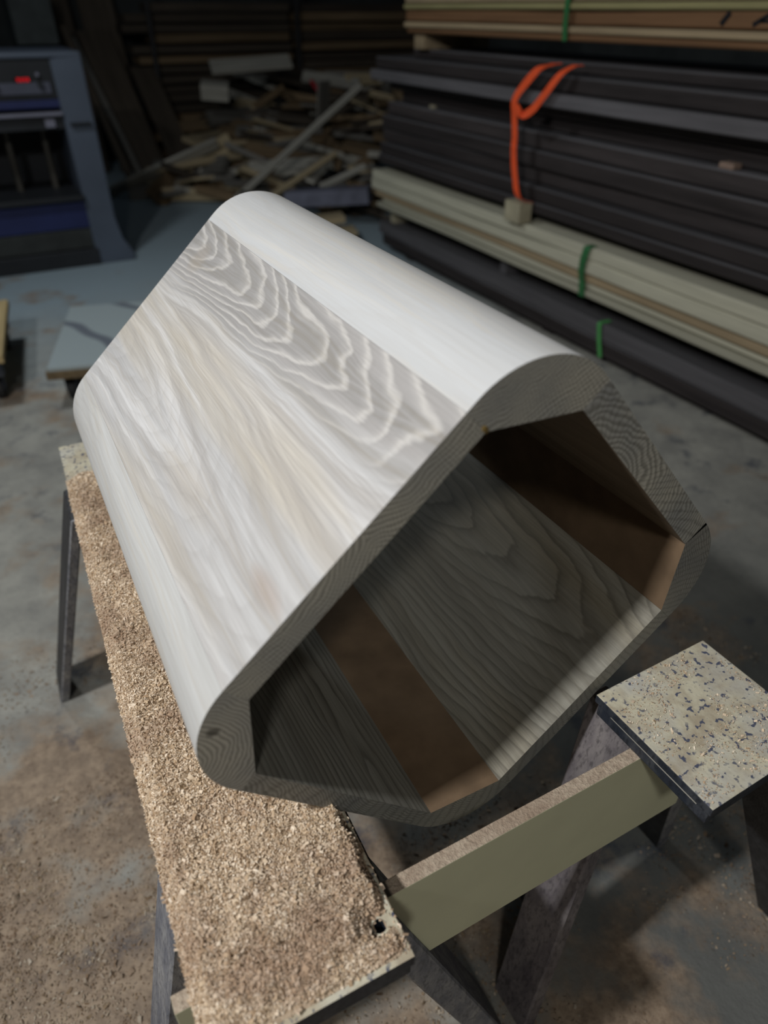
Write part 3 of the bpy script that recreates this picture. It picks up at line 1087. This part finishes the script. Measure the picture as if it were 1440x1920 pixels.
link('strap_loop', bm, M_orange, o1)

# ------------------------------------------------------------------ scrap heap
SM = [rough_wood('scrap_brown', (.20, .14, .08), axis=0), rough_wood('scrap_grey', (.17, .16, .14), axis=0),
      rough_wood('scrap_tan', (.36, .29, .18), axis=0), rough_wood('scrap_dark', (.075, .06, .045), axis=0),
      rough_wood('scrap_pale', (.44, .42, .36), axis=0)]
rr = random.Random(5)
GS = 'offcuts in the scrap heap'


def scrap(a, b, wd, th, mat, label='rough wooden offcut tumbled in the scrap heap by the back wall', group=GS, roll=0.0, nm='wood_scrap', cat='scrap wood'):
    a, b = Vector(a), Vector(b)
    d_ = b - a
    ln = d_.length
    bm = bmesh.new()
    box(bm, 0, ln, -wd / 2, wd / 2, -th / 2, th / 2, min(.003, th * .2))
    o = link(nm, bm, mat, loc=a)
    q = d_.to_track_quat('X', 'Z')
    o.rotation_mode = 'QUATERNION'
    from mathutils import Quaternion
    o.rotation_quaternion = q @ Quaternion((1, 0, 0), roll)
    return tag(o, label, cat, group)


P0, P1 = Vector((1.45, 7.5)), Vector((3.45, 5.1))
nrm2 = Vector((.77, .64))
for layer in range(150):
    lam = rr.random() * 1.0
    s = rr.random() ** .9 * 2.3
    base = P0.lerp(P1, lam) + nrm2 * s
    if base.x + .2 > 2.5 and base.y < 5.1:
        continue
    h = min(1.0, .05 + s * .42) * (1 - .25 * abs(lam - .5)) - rr.random() * .12
    h = max(.03, h)
    if base.y > 9.2:
        continue
    ln = rr.uniform(.35, 1.25)
    yaw = R(-30 + rr.gauss(0, 28)) + (R(90) if rr.random() < .12 else 0)
    pit = rr.gauss(0, .22)
    dv = Vector((math.cos(yaw) * math.cos(pit), math.sin(yaw) * math.cos(pit), math.sin(pit))) * ln / 2
    c_ = Vector((base.x, base.y, h))
    dz = max(0, .03 - (c_.z - abs(dv.z)))
    c_.z += dz
    if min(c_.y - abs(dv.y), c_.y + abs(dv.y)) < 5.0 and c_.x + abs(dv.x) > 2.45:
        c_.y += .5
    m_ = rr.choices(SM, (4, 4, 4, 4, 2))[0]
    scrap(c_ - dv, c_ + dv, rr.uniform(.06, .22), rr.uniform(.02, .07), m_, roll=rr.gauss(0, .5))
# recognisable pieces
scrap((1.99, 6.58, .10), (3.30, 6.65, .93), .055, .03, SM[4], 'long pale stick slanting up across the scrap heap', None, .9)
scrap((2.192, 6.3, .14), (3.006, 6.6, .40), .05, .03, SM[2], 'shorter tan stick slanting up at the right of the scrap heap', None, .6)
scrap((2.573, 6.0, .25), (2.96, 5.9, .40), .05, .03, SM[4], 'short pale lath above the blue grey box', None, .4)
scrap((2.20, 5.30, .16), (2.44, 5.26, .17), .12, .05, SM[2], 'tan board end low at the right foot of the scrap heap', None, .1)
scrap((2.15, 5.22, .08), (2.50, 5.18, .085), .14, .04, SM[2], 'lowest tan board at the right foot of the scrap heap', None, .1)
scrap((1.42, 7.36, .07), (2.2, 6.90, .07), .09, .11, SM[2], 'pale squared beam lying on the floor along the front of the heap', None, 0)
scrap((1.45, 7.62, .22), (2.35, 7.35, .34), .07, .04, SM[2], 'thin tan lath resting just above the squared beam', None, .4)
scrap((2.35, 8.1, 1.02), (3.15, 7.95, 1.06), .20, .03, SM[4], 'wide pale board lying on top of the scrap heap', None, .5)
scrap((2.20, 8.0, .84), (2.45, 7.9, .82), .16, .14, SM[4], 'pale block near the top left of the scrap heap', None, .2)
scrap((3.25, 7.9, .93), (3.75, 7.6, .86), .14, .03, SM[4], 'pale board end beside a red offcut in the heap', None, .6)
scrap((3.28, 7.75, .90), (3.36, 7.65, .76), .035, .03, plain('red_painted_scrap', (.35, .02, .03)), 'small red painted offcut in the scrap heap', None)
scrap((2.25, 5.95, .20), (2.80, 5.50, .26), .16, .12, plain('blue_grey_crate', (.15, .155, .20)), 'blue grey box lying at the right foot of the scrap heap', None, 0, 'scrap_box', 'box')
scrap((3.05, 6.98, .60), (3.07, 6.95, .95), .20, .02, SM[1], 'small grey panel standing behind the long pale stick', None)
scrap((2.45, 7.45, .05), (2.9, 7.9, .62), .12, .02, SM[1], 'grey plank leaning in the middle of the heap', None, .3)
scrap((2.30, 7.2, .05), (2.55, 7.6, .50), .10, .02, SM[2], 'tan plank leaning at the left of the heap', None, .3)
# leaning planks by the wall
for i, (a_, b_, wd, m_, lab) in enumerate((
        ((1.62, 8.1, .0), (1.50, 9.4, 1.30), .34, SM[3], 'wide dark plank leaning on the wall left of the heap'),
        ((1.98, 8.0, .02), (1.86, 9.0, .98), .26, SM[3], 'brown plank leaning beside the scrap heap'),
        ((1.34, 7.7, .0), (1.16, 9.0, 1.35), .06, SM[3], 'thin tan lath leaning behind the machine'),
        ((1.48, 7.8, .0), (1.24, 9.1, 1.25), .05, SM[1], 'thin grey lath leaning behind the machine'),
        ((1.19, 9.05, .0), (1.19, 9.6, 1.75), .28, SM[3], 'tall dark board standing behind the machine'),
        ((1.62, 9.0, .0), (1.60, 9.6, 1.75), .36, SM[3], 'tall dark board standing left of the timber rack'))):
    scrap(a_, b_, wd, .03, m_, lab, None, R(0), 'leaning_plank', 'plank')
# rack of boards along the back wall
n_ = 0
for lvl in range(17):
    z = lvl * .092
    for seg, (x0, x1) in enumerate(((1.95, 3.6), (3.68, 5.4))):
        sh = rr.uniform(-.22, .12) if seg == 0 else rr.uniform(-.03, .03)
        bm = bmesh.new()
        box(bm, 0, x1 - x0 - sh, 0, .35, 0, rr.uniform(.060, .088), .002)
        o = link('rack_board', bm, SM[0] if rr.random() < .35 else SM[3], loc=(x0 + sh, 9.05 + rr.uniform(-.05, .05), z))
        tag(o, 'dark brown board in the timber rack along the back wall', 'board', 'boards racked along the back wall')
for x in (1.99, 3.64, 5.3):
    bx('rack_post', x, x + .035, 8.93, 8.99, 0, 1.75, M_legdark)
    tag(bpy.context.scene.objects[-1] if False else [q for q in COL.objects if q.name.startswith('rack_post')][-1],
        {1.99: 'upright post at the left end of the timber rack', 3.64: 'upright post in the middle of the timber rack',
         5.3: 'upright post at the right end of the timber rack'}[x], 'post')
o = bx('wall_cabinet', .70, 1.08, 8.9, 9.6, 1.21, 1.62, plain('grey_green_cabinet', (.075, .09, .09), .5))
tag(o, 'small grey green cabinet on the wall above the machine', 'cabinet')
